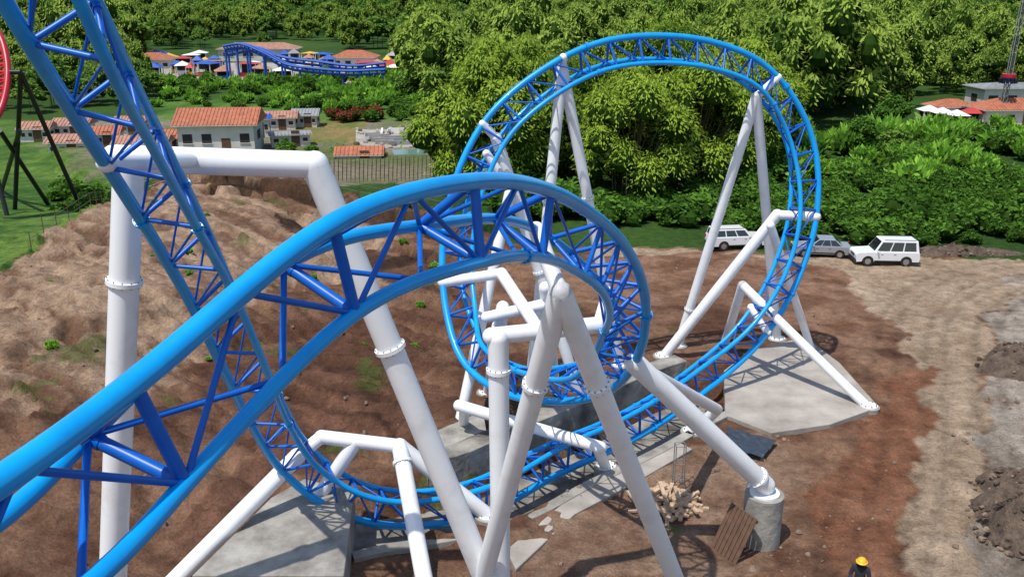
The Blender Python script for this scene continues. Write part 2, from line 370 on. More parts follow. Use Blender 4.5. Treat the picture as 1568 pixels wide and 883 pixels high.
me=bpy.data.meshes.new('ground'); me.from_pydata(np.stack([x,y,z],1).tolist(),[],q4.tolist())
me.polygons.foreach_set('use_smooth',[True]*len(me.polygons))
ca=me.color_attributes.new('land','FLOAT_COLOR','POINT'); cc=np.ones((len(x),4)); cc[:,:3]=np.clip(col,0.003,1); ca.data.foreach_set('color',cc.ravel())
gm=bpy.data.materials.new('ground_soil'); gm.use_nodes=True; nt=gm.node_tree; L=nt.links; b=nt.nodes['Principled BSDF']
at_=nt.nodes.new('ShaderNodeAttribute'); at_.attribute_name='land'; tc=nt.nodes.new('ShaderNodeTexCoord')
def nz(s,d=8,r=.7):
    n=nt.nodes.new('ShaderNodeTexNoise'); n.inputs['Scale'].default_value=s; n.inputs['Detail'].default_value=d; n.inputs['Roughness'].default_value=r; L.new(tc.outputs['Object'],n.inputs['Vector']); return n
na=nz(1.3); nb=nz(9.0,6)
mr=nt.nodes.new('ShaderNodeMapRange'); mr.inputs[1].default_value=.3; mr.inputs[2].default_value=.7; mr.inputs[3].default_value=.5; mr.inputs[4].default_value=1.25; L.new(na.outputs['Fac'],mr.inputs[0])
mr2=nt.nodes.new('ShaderNodeMapRange'); mr2.inputs[1].default_value=.3; mr2.inputs[2].default_value=.7; mr2.inputs[3].default_value=.6; mr2.inputs[4].default_value=1.25; L.new(nb.outputs['Fac'],mr2.inputs[0])
mu=nt.nodes.new('ShaderNodeMath'); mu.operation='MULTIPLY'; L.new(mr.outputs[0],mu.inputs[0]); L.new(mr2.outputs[0],mu.inputs[1])
vm=nt.nodes.new('ShaderNodeVectorMath'); vm.operation='SCALE'; L.new(at_.outputs['Color'],vm.inputs[0]); L.new(mu.outputs[0],vm.inputs['Scale']); L.new(vm.outputs[0],b.inputs['Base Color'])
b.inputs['Roughness'].default_value=.95; b.inputs['Specular IOR Level'].default_value=.15
bp=nt.nodes.new('ShaderNodeBump'); bp.inputs['Strength'].default_value=1.0; bp.inputs['Distance'].default_value=.35; L.new(na.outputs['Fac'],bp.inputs['Height'])
bp2=nt.nodes.new('ShaderNodeBump'); bp2.inputs['Strength'].default_value=.7; bp2.inputs['Distance'].default_value=.1; L.new(nb.outputs['Fac'],bp2.inputs['Height']); L.new(bp.outputs['Normal'],bp2.inputs['Normal']); L.new(bp2.outputs['Normal'],b.inputs['Normal'])
me.materials.append(gm); go=bpy.data.objects.new('ground',me); SC.collection.objects.link(go)
def gz(px_,py_):
    i=int(np.clip(np.searchsorted(X,px_),1,nx-1)); j=int(np.clip(np.searchsorted(Y,py_),1,ny-1)); return float(z[j*nx+i])
mb=MB()
for i in range(2600):
    if i%3==0: p=G(random.uniform(1440,1800),random.uniform(430,900))
    elif i%3==1: p=G(random.uniform(0,700),random.uniform(380,880))
    else: p=G(random.uniform(800,1400),random.uniform(400,900))
    if noise.noise(Vector((p.x*.25,p.y*.25,9)))<.12: continue
    s=.03+.15*random.random()**4; mb.ball((p.x,p.y,gz(p.x,p.y)+s*.2),s,'stone',6,4,(1,random.uniform(.6,1),.7),Matrix.Rotation(random.random()*6,3,'Z'),.25)
mb.obj('scattered_stones')
# ---------------- concrete trench
tc2=TC[::3]; tt=np.gradient(tc2,axis=0); tt/=np.linalg.norm(tt,axis=1)[:,None]; nn=np.stack([-tt[:,1],tt[:,0]],1)
def strip(name,o1,o2,z0,z1,m,i0=0,i1=None):
    mb=MB(); a=tc2[i0:i1]+nn[i0:i1]*o1; b=tc2[i0:i1]+nn[i0:i1]*o2; n=len(a); vs=[]
    for i in range(n): vs+=[(*a[i],z0),(*b[i],z0),(*b[i],z1),(*a[i],z1)]
    fs=[]
    for i in range(n-1):
        for k in range(4): fs.append([i*4+k,i*4+(k+1)%4,(i+1)*4+(k+1)%4,(i+1)*4+k])
    fs+=[[0,1,2,3],[4*n-1,4*n-2,4*n-3,4*n-4]]
    mb.add(vs,fs,m); return mb.obj(name,bevel=.03)
nt_=len(tc2)
strip('concrete_retaining_wall',1.9,2.9,-1.3,1.2,'concd',max(0,int(nt_*.25)))
strip('concrete_trench_kerb',-2.0,-2.5,-1.3,.17,'conc')
strip('concrete_trench_floor',-1.99,1.89,-1.3,-.98,'concd')
def slab(name,pts,h,m,z0=-.3):
    mb=MB(); n=len(pts); vs=[(p[0],p[1],z0) for p in pts]+[(p[0],p[1],h) for p in pts]
    mb.add(vs,[list(range(n))[::-1],[n+i for i in range(n)]]+[[i,(i+1)%n,n+(i+1)%n,n+i] for i in range(n)],m); return mb.obj(name,bevel=.03)
slab('concrete_slab',GP((1108,572),(1150,540),(1232,520),(1285,560),(1345,628),(1270,655),(1180,668),(1110,640)),.22,'slab')
slab('concrete_foundation_block',GP((300,930),(420,805),(470,775),(545,795),(530,930)),1.3,'conc')
slab('concrete_footing',GP((640,705),(740,660),(745,690),(660,730)),1.1,'conc')
slab('concrete_walkway',GP((775,845),(860,775),(960,720),(1040,680),(1060,690),(975,740),(880,790),(790,875)),.13,'slab')
mb=MB(); c=[G(1112,656,.2),G(1190,676,.2),G(1168,702,.2),G(1116,690,.2)]
vs=[];n=8
for i in range(n+1):
    for j in range(n+1):
        p=c[0].lerp(c[1],i/n).lerp(c[3].lerp(c[2],i/n),j/n); p.z=.25+.12*random.random(); vs.append(p)
mb.add(vs,[[i*(n+1)+j,(i+1)*(n+1)+j,(i+1)*(n+1)+j+1,i*(n+1)+j+1] for i in range(n) for j in range(n)],'tarp'); mb.obj('tarpaulin')
mb=MB(); c=G(1020,775)
for i in range(110):
    R=Matrix.Rotation(random.uniform(0,3.14),3,'Z')@Matrix.Rotation(random.uniform(-.35,.35),3,'Y')
    rr=random.random()**.7; an=random.uniform(0,6.28)
    mb.box(c+Vector((math.cos(an)*rr*1.25,math.sin(an)*rr*1.0,.12+(1-rr)*.9*random.random())),(random.uniform(.5,1.4),.15,.09),'wood',R)
mb.obj('wood_scrap_pile')
mb=MB(); R=Matrix.Rotation(.5,3,'Z')@Matrix.Rotation(math.radians(-62),3,'Y'); c=qq+Vector((-1.25,-.75,.75))
for i in range(7): mb.box(c+R@Vector((0,-.6+i*.2,0)),(1.9,.17,.03),'woodd',R)
for i in range(3): mb.box(c+R@Vector((-.85+i*.85,0,-.07)),(.1,1.35,.09),'woodd',R)
mb.obj('wooden_pallet')
mb=MB(); c=G(1038,745)
for dx,dy in((-.2,-.2),(.2,-.2),(.2,.2),(-.2,.2)): mb.tube([c+Vector((dx,dy,0)),c+Vector((dx,dy,2.0))],.02,'steel',6)
for zz in(.5,1.2,2.0):
    for (a1,a2) in(((-.2,-.2),(.2,-.2)),((.2,-.2),(.2,.2)),((.2,.2),(-.2,.2)),((-.2,.2),(-.2,-.2))): mb.tube([c+Vector((*a1,zz)),c+Vector((*a2,zz))],.015,'steel',6)
mb.obj('steel_rebar_cage')
def mound(name,c,rx,ry,h,m,seed,rocks=60):
    mb=MB(); n=48; k=20; vs=[];
    def zz(px,py,t): 
        p=Vector((px,py,0)); return h*max(0,1-t*t)*(.75+.5*noise.noise(p*.9+Vector((seed,0,0))))+(noise.noise(p*2.2)*.3+noise.noise(p*5)*.15)*(1-t)-.08*t
    for i in range(k+1):
        for j in range(n):
            a=2*math.pi*j/n; r=i/k*(1+.35*noise.noise(Vector((math.cos(a)*1.5,math.sin(a)*1.5,seed))))
            px,py=c.x+rx*r*math.cos(a),c.y+ry*r*math.sin(a); vs.append((px,py,zz(px,py,i/k)))
    fs=[[i*n+j,i*n+(j+1)%n,(i+1)*n+(j+1)%n,(i+1)*n+j] for i in range(k) for j in range(n)]
    mb.add(vs,fs,m)
    for i in range(rocks):
        a=random.uniform(0,6.28); t=random.random()**.6*1.1; px,py=c.x+rx*t*math.cos(a),c.y+ry*t*math.sin(a)
        s=random.uniform(.04,.17); mb.ball((px,py,max(0,zz(px,py,min(t,1)))+s*.2),s,random.choice([m,m,'stone']),6,4,(1,.8,.7),None,.3)
    return mb.obj(name)
mound('soil_pile',G(1572,565),2.5,2.0,2.1,'gravel',1,160)
mound('soil_pile',G(1572,810),2.0,2.2,1.9,'gravel',5,160)
mound('soil_pile',G(1545,748),1.4,1.2,1.2,'gravel',8,60)
mound('soil_mound',G(1460,388),5,1.0,.8,'gravel',9)
# ---------------- vehicles
def car(name,loc,rz,paint,L=4.7,Wd=1.85,H=1.85,kind='suv'):
    e=empty(name,loc,rz); hw=Wd/2; gr=.28; belt=1.08 if kind!='sedan' else .92
    wr=.37 if kind!='sedan' else .32; wxs=(-L*.29,L*.31)
    prof=[(-L/2+.03,gr+.1)]
    def arch(cx): return [(cx+ (wr+.07)*math.cos(a),wr+(wr+.07)*math.sin(a)) for a in np.linspace(math.pi,0,9) ]
    for cx in wxs: prof+=[p if p[1]>gr else (p[0],gr) for p in arch(cx)]
    prof+=[(L/2-.05,gr+.05),(L/2,.6),(L/2-.03,belt-.2),(L/2-.15,belt-.08),(L*.2,belt)]
    prof+=[(-L/2+.05,belt),(-L/2,.7)]
    b=MB(); n=len(prof)
    for sgn in(1,-1): b.add([(p[0],sgn*hw,p[1]) for p in prof],[list(range(n)) if sgn<0 else list(range(n))[::-1]],paint)
    b.add([(p[0],-hw,p[1]) for p in prof]+[(p[0],hw,p[1]) for p in prof],[[i,n+i,n+(i+1)%n,(i+1)%n] for i in range(n)],paint)
    b.obj('body',e,bevel=.04)
    if kind=='sedan': lo=(-L*.36,L*.24); up=(-L*.2,L*.06)
    else: lo=(-L/2+.06,L*.22); up=(-L/2+.2,L*.1)
    g=MB(); yi=hw-.05; yu=hw-.19
    lv=[(lo[0],-yi,belt),(lo[1],-yi,belt),(lo[1],yi,belt),(lo[0],yi,belt)]; uv=[(up[0],-yu,H),(up[1],-yu,H),(up[1],yu,H),(up[0],yu,H)]
    g.add(lv+uv,[[4,5,6,7],[0,1,5,4],[1,2,6,5],[2,3,7,6],[3,0,4,7]],paint); g.obj('cabin',e,bevel=.05)
    w=MB()
    def quad(a,b_,c_,d_,u0,u1,v0,v1,off):
        a,b_,c_,d_=map(Vector,(a,b_,c_,d_)); nn=((b_-a).cross(d_-a)).normalized()*off
        f=lambda u,v:(a.lerp(b_,u)).lerp(d_.lerp(c_,u),v)+nn
        w.add([f(u0,v0),f(u1,v0),f(u1,v1),f(u0,v1)],[[0,1,2,3]],'glass')
    A=lv+uv
    for (i,j,k,l) in((0,1,5,4),(2,3,7,6)):
        for u0,u1 in ((.04,.32),(.35,.62),(.65,.93)): quad(A[i],A[j],A[k],A[l],u0,u1,.12,.86,.012)
    quad(A[1],A[2],A[6],A[5],.06,.94,.1,.92,.012); quad(A[3],A[0],A[4],A[7],.1,.9,.15,.85,.012)
    w.obj('windows',e)
    wh=MB()
    for cx in wxs:
        for s in(-1,1):
            wh.tube([(cx,s*(hw-.24),wr),(cx,s*(hw+.0),wr)],wr,'tyre',20); wh.tube([(cx,s*(hw-.1),wr),(cx,s*(hw+.015),wr)],wr*.6,'rim',14)
            for k in range(5):
                a=k*1.2566; wh.box((cx+math.cos(a)*wr*.3,s*(hw+.02),wr+math.sin(a)*wr*.3),(wr*.55,.01,.05),'rim',Matrix.Rotation(-a,3,'Y'))
    if kind=='jeep': wh.tube([(-L/2-.02,0,.95),(-L/2-.22,0,.95)],.36,'tyre',20)
    wh.obj('wheels',e)
    d=MB()
    for s in(-1,1):
        d.box((L/2-.02,s*(hw-.25),.78),(.06,.32,.16),'lampw'); d.box((-L/2+.0,s*(hw-.12),.9),(.06,.16,.26),'lampr')
        d.box((L*.2-.15,s*(hw+.09),belt+.08),(.12,.18,.14),paint)
        if kind!='sedan': d.box(((up[0]+up[1])/2,s*(yu-.05),H+.04),(up[1]-up[0]-.3,.04,.04),'black')
        for hx in(-.5,.45): d.box((hx,s*(hw+.008),belt-.16),(.18,.02,.03),'black')
        d.box((0,s*(hw+.004),.42),(L*.42,.03,.09),'black')
    d.box((L/2+.02,0,.76),(.03,Wd-1.0,.14),'black'); d.box((L/2+.0,0,.42),(.1,Wd-.1,.16),'black'); d.box((-L/2+.0,0,.42),(.1,Wd-.1,.16),'black'); d.box((-L/2-.02,0,.62),(.02,.5,.12),'lampw')
    d.obj('trim',e,bevel=.01)
    return e
car('parked_suv',G(1126,378),math.radians(8),'carw',4.6,1.85,1.7,'suv')
car('parked_sedan',G(1256,390),math.radians(172),'cars',4.4,1.78,1.48,'sedan')
car('parked_suv',G(1352,402),math.radians(176),'carw',4.7,1.9,1.95,'jeep')
# ---------------- foliage meshes
def leafcloud(name,lobes,per,ls,key,seed,asp=.4,droop=.6,core=True,culms=0,up=0.0):
    r=np.random.default_rng(seed); allv=[]
    for (cx,cy,cz,rx,rz) in lobes:
        n=int(per*(rx/2.5)**2)
        d=r.normal(size=(n,3)); d[:,2]=np.where(d[:,2]<-.5,-d[:,2],d[:,2]); d/=np.linalg.norm(d,axis=1)[:,None]
        rad=r.uniform(.74,1.08,n)[:,None]*(1+.2*np.sin(d[:,:1]*7+cx)*np.cos(d[:,1:2]*6+cy))
        p=d*rad*np.array([rx,rx,rz])+np.array([cx,cy,cz])
        ax=d*np.array([1,1,.2])+r.normal(size=(n,3))*.4; ax[:,2]-=droop*r.uniform(.3,1.4,n); ax[:,2]+=up
        ax/=np.linalg.norm(ax,axis=1)[:,None]
        nn=d+r.normal(size=(n,3))*.28; sd=np.cross(ax,nn); sd/=np.linalg.norm(sd,axis=1)[:,None]
        l=(ls*r.uniform(.6,1.4,n))[:,None]; w=l*asp
        a=p-ax*l*.5; b=p+sd*w*.5; c=p+ax*l*.5; e=p-sd*w*.5
        allv.append(np.stack([a,b,c,e],1).reshape(-1,3))
    v=np.concatenate(allv); nq=len(v)//4
    fs=np.arange(nq*4).reshape(-1,4).tolist()
    mb=MB()
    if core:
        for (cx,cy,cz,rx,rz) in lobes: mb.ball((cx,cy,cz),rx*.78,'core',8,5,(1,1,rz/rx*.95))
    for i in range(culms):
        a=r.uniform(0,6.28); q=r.uniform(0,2.2); a2=a+r.uniform(-.3,.3)
        x0,y0=q*math.cos(a),q*math.sin(a); mb.tube([(x0,y0,-.3),(x0*1.2,y0*1.2,6),(x0*2+math.cos(a2),y0*2+math.sin(a2),11)],[.09,.07,.04],'bark',5,False)
    nv=len(v); verts=v.tolist()+mb.v; faces=fs+[[i+nv for i in f] for f in mb.f]
    me=bpy.data.meshes.new(name); me.from_pydata(verts,[],faces)
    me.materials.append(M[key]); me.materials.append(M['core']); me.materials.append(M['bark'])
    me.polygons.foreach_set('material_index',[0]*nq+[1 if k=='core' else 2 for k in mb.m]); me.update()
    return me
def bamboo(seed,per=420,ls=.55,nl=16,key='bamboo',culms=14,skirt=9):
    r=random.Random(seed); lob=[(0,0,11.8,2.4,3.0)]
    for i in range(nl):
        a=i*2.399+r.uniform(-.3,.3); q=1.2+4.2*math.sqrt(i/nl)*r.uniform(.8,1.2); h=13.4-1.15*q+r.uniform(-1.4,1.8)
        lob.append((q*math.cos(a),q*math.sin(a),h,r.uniform(1.1,2.2),r.uniform(1.5,2.7)))
    for i in range(skirt):
        a=i*6.283/skirt+r.uniform(-.2,.2); lob.append((4.2*math.cos(a),4.2*math.sin(a),r.uniform(2.6,5.8),r.uniform(1.3,2.2),r.uniform(1.8,2.8)))
    return leafcloud('bamboo_foliage',lob,per,ls,key,seed,.32,.9,True,culms)
def broad(seed,key='broad',per=300,ls=.6):
    r=random.Random(seed); lob=[(0,0,8,3,2.6)]
    for i in range(11):
        a=i*2.399; q=1+3.2*math.sqrt(i/11); lob.append((q*math.cos(a),q*math.sin(a),8.6-.7*q+r.uniform(-1.5,1.3),r.uniform(1.3,2.3),r.uniform(1.1,1.9)))
    return leafcloud('tree_foliage',lob,per,ls,key,seed,.55,.2,True,3)
def bush(seed,key,R=1.0,per=800,ls=.32,asp=.5,droop=.1,up=0):
    r=random.Random(seed); lob=[(0,0,.8*R,.9*R,.9*R)]
    for i in range(5):
        a=i*1.25; lob.append((.7*R*math.cos(a),.7*R*math.sin(a),R*r.uniform(.5,.9),R*r.uniform(.5,.75),R*r.uniform(.5,.8)))
    return leafcloud('bush_foliage',lob,per,ls,key,seed,asp,droop,True,0,up)
BN=[bamboo(i,850,.44) for i in range(4)]; BF=[bamboo(i+10,190,.85,12,'bamboof',0,6) for i in range(4)]
TF=[broad(i,'broad',160,.85) for i in range(3)]+[broad(9,'shrub',160,.85)]
BS=[bush(i,'shrub',1.0) for i in range(3)]; BB=[bush(i+5,'banana',1.0,600,.6,.35,-.3,.8) for i in range(3)]; BR=[bush(20,'redl')]
def inst(parent,me,loc,s,sz=None):
    o=bpy.data.objects.new(me.name,me); o.location=loc; o.rotation_euler=(0,0,random.uniform(0,6.28)); o.scale=(s,s,sz or s*random.uniform(.85,1.15)); o.parent=parent; SC.collection.objects.link(o)
def scatter(name,poly,sp_,meshes,s0,s1,keep=1.0,excl=(),nv=.3,ns=.03,ground=False):
    e=empty(name); p=np.array(poly); x0,y0=p.min(0); x1,y1=p.max(0)
    gx,gy=np.meshgrid(np.arange(x0,x1,sp_),np.arange(y0,y1,sp_)); gx=gx.ravel()+rng.uniform(-.45,.45,gx.size)*sp_; gy=gy.ravel()+rng.uniform(-.45,.45,gy.size)*sp_
    m=inpoly(gx,gy,poly)&(rng.random(gx.size)<keep)&(np.abs(gx)<gy*.66+12)
    for ex in excl: m&=~inpoly(gx,gy,ex)
    for a,b in zip(gx[m],gy[m]): inst(e,random.choice(meshes),(a,b,gz(a,b)-.03 if ground else 0),random.uniform(s0,s1)*(1+nv*noise.noise(Vector((a*ns,b*ns,1)))*2))
scatter('bamboo_grove',GP((745,322),(930,318),(1110,300),(1150,270),(1130,215),(725,215)),7.5,BN,.8,1.15)
clear=[GP((330,75),(520,75),(520,62),(330,62)),GP((0,68),(180,68),(180,56),(0,56))]
front=[(-700,120),(60,150),(190,135),(215,75),(600,76),(640,150),(720,205),(1110,210),(1180,205),(1330,185),(1400,150),(1700,140),(2100,130)]
scatter('bamboo_forest',GP(*(front+[(2300,85),(600,85),(600,75),(-900,75)])),8.0,BF+BF+TF[:1],.6,1.05)
scatter('distant_forest',GP((-900,76),(600,76),(600,84),(2300,84),(2300,44),(-900,44)),11.0,BF[:3]+TF,.6,1.0,.96,clear)
scatter('distant_forest',GP((-900,44),(2300,44),(2300,27),(-900,27)),18,TF+BF[:1],1.0,1.5,.95)
scatter('coffee_plantation',GP((940,355),(1568,383),(2000,395),(2100,300),(1500,285),(1000,300),(925,325)),2.5,BS,.85,1.5,.93,[GP((980,325),(1700,348),(1700,339),(980,318))],.3,.12)
scatter('banana_field',GP((1140,290),(2000,300),(2100,215),(1400,195),(1220,200),(1150,240)),3.4,BB+BB+BS,.8,1.9,.9,(),.4,.08)
scatter('field_trees',GP((1200,250),(1900,260),(1900,215),(1300,205)),13,TF+BN[:1],.3,.5,.5)
scatter('garden_shrubs',GP((240,165),(700,182),(720,158),(600,122),(240,128)),4.2,BS+BB,.9,1.9,.8)
scatter('garden_trees',GP((240,150),(700,170),(640,125),(240,130)),14,TF,.3,.5,.6)
scatter('hedge',GP((90,300),(200,305),(170,345),(100,345)),2.0,BS,.8,1.1)
scatter('riverside_shrubs',GP((735,335),(930,345),(930,320),(740,312)),2.6,BS,1.0,1.7)
scatter('tree_belt',GP((60,178),(240,165),(240,130),(-100,140),(-100,170)),7,TF+BF[:1],.5,.75,.9)
scatter('flower_bed',GP((510,188),(700,184),(700,178),(510,180)),2.6,BR+BS[:1],.8,1.4,.8)
scatter('courtyard_shrubs',GP((400,225),(540,235),(560,265),(420,250)),3.4,BS+BR,.6,1.1,.5)
scatter('plaza_shrubs',GP((560,196),(700,198),(700,222),(570,222)),4.5,BS,.4,.9,.4)
scatter('weed_tufts',GP((20,480),(200,360),(700,400),(680,560),(360,640),(40,640)),3.0,BB,.10,.28,.45,(),.3,.1,True)
scatter('bank_shrubs',GP((470,330),(560,345),(700,378),(720,360),(560,325)),2.6,BS,.5,1.0,.6,(),.3,.1,True)
# ---------------- buildings
def house(name,c,w,d,h,rz,roof='roof',rh=1.6,hip=True,wall='wall',nw=4,over=.6):
    e=empty(name,(c.x,c.y,0),rz); b=MB(); b.box((0,0,h/2),(w,d,h),wall); b.obj('walls',e)
    o=MB()
    for s in(-1,1):
        for i in range(nw):
            xx=-w/2+(i+.5)*w/nw
            if s<0 and i==nw//2: o.box((xx,s*(d/2+.02),1.05),(1.1,.06,2.1),'woodd'); continue
            o.box((xx,s*(d/2+.02),h*.55),(w/nw*.5,.06,h*.3),'dark'); o.box((xx,s*(d/2+.06),h*.55-h*.165),(w/nw*.56,.12,.08),'wall')
        o.box((s*(w/2+.02),0,h*.55),(.06,d*.3,h*.3),'dark')
    o.obj('windows_and_door',e)
    r=MB(); X2,Y2=w/2+over,d/2+over; k=(X2-Y2) if hip and X2>Y2 else X2*.999
    k=max(k,.2)
    vs=[(-X2,-Y2,h),(X2,-Y2,h),(X2,Y2,h),(-X2,Y2,h),(-k,0,h+rh),(k,0,h+rh)]
    r.add(vs,[[0,1,5,4],[1,2,5],[2,3,4,5],[3,0,4],[3,2,1,0]],roof); r.box((0,0,h-.06),(2*X2-.02,2*Y2-.02,.1),'wall')
    nr=int(2*X2/.45)
    for i in range(nr):
        xx=-X2+(i+.5)*2*X2/nr
        t_=1 if abs(xx)<=k else (X2-abs(xx))/max(X2-k,.01)
        for s in(-1,1): r.tube([(xx,s*Y2,h+.03),(xx,s*Y2*(1-t_),h+rh*t_+.03)],.07,roof,5,False)
    r.obj('roof',e); return e
def pavilion(name,c,w,d,h,roof,rz=0,rh=1.2):
    e=empty(name,(c.x,c.y,0),rz); b=MB()
    for sx in(-1,1):
        for sy in(-1,1): b.tube([(sx*w*.42,sy*d*.42,0),(sx*w*.42,sy*d*.42,h)],.12,'wall',8)
    b.box((0,0,.5),(w*.7,d*.6,1.0),random.choice(['wall','roofy','roofbl','roofr','roofw'])); b.box((0,d*.3,h/2),(w*.7,.15,h),'dark'); b.obj('posts_and_counter',e)
    r=MB(); vs=[(-w/2,-d/2,h),(w/2,-d/2,h),(w/2,d/2,h),(-w/2,d/2,h),(0,0,h+rh)]; r.add(vs,[[0,1,4],[1,2,4],[2,3,4],[3,0,4],[3,2,1,0]],roof); r.obj('canopy',e)
house('white_house',G(342,230),9.3,7,3.8,.1,'roof',1.7,False,nw=4)
for a,b_,w_,r_ in ((222,238,6,'roofb'),(112,236,4.5,'roofb'),(116,208,4.5,'roofb'),(428,196,5,'roofb'),(265,228,4.5,'roof'),(165,222,3.6,'roof'),(60,214,3.6,'roofb'),(205,205,4,'roofb'),(470,192,3.5,'roofg')):
    house('low_house',G(a,b_),w_,3.6,1.8,random.uniform(0,.25),r_,.8,False,over=.4)
house('small_kiosk',G(552,254),5.2,3.0,1.6,.08,'roof',.8,False,over=.3)
house('small_kiosk',G(445,222),5,2.5,1.6,.3,'roofg',.3,False,over=.3)
house('boat_house',G(395,208),3.5,3,2.6,.2,'roofbl',.5,False,over=.3)
house('red_roof_building',G(1540,190),10,6,2.6,.05,'roof',1.4)
house('red_roof_building',G(1452,182),6,4,2.2,.05,'roof',1.0)
house('white_hall',G(1545,168),13,6,4.0,.05,'roofg',.6)
cols=['roofw','roofb','roofy','roofbl','roofr','roofw','roofg','roofbl','roofb']
for i in range(60):
    px=random.uniform(215,645); py=random.uniform(92,124)
    s=random.uniform(2,6); pavilion('amusement_park_stall',G(px,py),s,s*random.uniform(.7,1),random.uniform(1.8,3.2),cols[i%9],random.uniform(-.4,.4),random.uniform(.4,1.4))
for px,py in((1440,192),(1462,196),(1485,192),(1420,188)): pavilion('parasol_stall',G(px,py),3.0,3.0,2.0,'roofr' if px%2 else 'roofw',0,.8)
slab('plaza_paving',GP((1400,184),(1568,185),(1900,190),(1900,205),(1568,203),(1400,193)),.03,'slab')
house('park_restaurant',G(545,104),11,7,3,.0,'roof',1.6); house('park_restaurant',G(400,92),22,8,3.4,.05,'roofb',1.6); house('park_hall',G(238,108),9,6,3,.1,'roof',1.5)
slab('park_paving',GP((215,128),(650,128),(640,96),(215,96)),.03,'slab')
slab('pond',GP((600,229),(700,226),(738,243),(720,252),(610,250)),.05,'water'); slab('stone_plaza',GP((545,198),(690,200),(712,222),(580,227),(545,220)),.06,'slab')
mb=MB()
for i in range(26):
    p=G(random.uniform(555,695),random.uniform(199,224)); R=Matrix.Rotation(random.choice([.1,1.67])+random.uniform(-.1,.1),3,'Z')
    mb.box(p+Vector((0,0,.3)),(random.uniform(1.5,5),.3,.6),random.choice(['roofw','slab','roofg']),R)
for i in range(45):
    p=G(random.uniform(545,700),random.uniform(197,227)); s=random.uniform(.2,.5); mb.ball(p+Vector((0,0,.15)),s,random.choice(['slab','roofg','conc','bark']),7,4,(1.2,.9,.7),Matrix.Rotation(random.random()*3,3,'Z'),.2)
mb.obj('plaza_planter_walls')
mb=MB()
for r0 in range(8):
    for i in range(38):
        a=G(500,268+r0*4,0).lerp(G(735,262+r0*4.4,0),i/37); a.z=gz(a.x,a.y); mb.tube([a,a+Vector((0,0,.7))],.04,'woodd',4,False)
mb.obj('stake_fence')
mb=MB(); pl=[G(60,450),G(150,385),G(190,330),G(330,318),G(480,340),G(690,388)]
for a,b_ in zip(pl[:-1],pl[1:]):
    n=int((b_-a).length/2)
    A_=Vector((a.x,a.y,gz(a.x,a.y))); B_=Vector((b_.x,b_.y,gz(b_.x,b_.y)))
    for i in range(n):
        q_=a.lerp(b_,i/n); q_.z=gz(q_.x,q_.y)-.3; mb.tube([q_,q_+Vector((0,0,1.6))],.03,'woodd',5,False)
    for h in(.7,1.3): mb.tube([A_+Vector((0,0,h)),B_+Vector((0,0,h))],.012,'steel',4,False)
mb.obj('wire_fence')
def ride(name,pts,r,m,legm,w=1.2):
    e=empty(name); C=[Vector(p) for p in catmull(pts,10)]; a=MB()
    a.tube(C,r,m,8); L1=[];L2=[]
    for i,p in enumerate(C):
        t=(C[min(i+1,len(C)-1)]-C[max(i-1,0)]).normalized(); s=t.cross(Vector((0,0,1)))
        s=s.normalized() if s.length>.1 else Vector((1,0,0)); o=s.cross(t)
        L1.append(p+s*w/2+o*.8); L2.append(p-s*w/2+o*.8)
        if i%2==0: a.tube([L1[-1],p],r*.5,m,5,False); a.tube([L2[-1],p],r*.5,m,5,False)
    a.tube(L1,r*.8,m,8); a.tube(L2,r*.8,m,8); a.obj('track',e)
    b=MB()
    for p in C[::7]: b.tube([Vector((p.x,p.y,0)),p],r*.9,legm,6)
    b.obj('legs',e)
ride('distant_blue_coaster',[P(345,76,196),P(370,73,195),P(400,84,194),P(440,104,193),P(480,110,192),P(530,114,192),P(590,112,192)],.3,'roofbl','roofbl')
ride('distant_blue_coaster',[P(350,84,202),P(390,78,200),P(430,92,199),P(490,100,198),P(540,106,197),P(590,102,197)],.3,'roofbl','roofbl')
e=empty('red_coaster'); a=MB()
C=[P(-60,20,78),P(-25,28,77),P(0,55,76),P(12,110,75),P(2,165,74),P(-20,195,73),P(-60,215,72)]
C=[Vector(p) for p in catmull(C,10)]
for off in(0,1.5): a.tube([p+Vector((-off*.9,off*.2,0)) for p in C],.28,'red',10)
for i in range(0,len(C),2): a.tube([C[i],C[i]+Vector((-1.35,.3,0))],.14,'red',6,False)
for i in range(0,len(C)-2,2): a.tube([C[i],C[i+2]+Vector((-1.35,.3,0))],.1,'red',6,False)
a.obj('track',e); b=MB()
tp=P(32,110,75)
for p,q_ in ((tp,G(22,336)),(tp,G(130,332)),(P(0,200,77),G(80,322)),(P(30,200,76),G(0,300)),(P(-10,250,78),G(18,356)),(P(-40,170,75),G(0,290)),(P(12,110,75),tp)): b.tube([p,q_],.2,'black',10)
b.obj('support_legs',e)
e=empty('observation_tower'); b=MB(); base=G(1530,192); top=base+Vector((1.2,0,36)); hx=.28
def tp_(z_): return base.lerp(top,z_/36)
for dx,dy in((-hx,-hx),(hx,-hx),(hx,hx),(-hx,hx)): b.tube([base+Vector((dx,dy,0)),top+Vector((dx,dy,0))],.06,'roofg',6)
for i in range(40):
    zz=i*.9
    for (p,q_) in(((-hx,-hx),(hx,-hx)),((hx,-hx),(hx,hx)),((hx,hx),(-hx,hx)),((-hx,hx),(-hx,-hx))): b.tube([tp_(zz)+Vector((*p,0)),tp_(zz+.9)+Vector((*q_,0))],.035,'black',5,False)
b.obj('lattice_mast',e); b=MB(); c_=tp_(7.2); b.tube([c_,c_+Vector((0,0,.5))],1.0,'red',16); b.tube([c_+Vector((0,0,-.7)),c_],.8,'roofbl',16)
for k in range(12): b.box(c_+Vector((math.cos(k*.5236)*1.1,math.sin(k*.5236)*1.1,-.5)),(.3,.3,.7),'black')
b.obj('gondola',e)
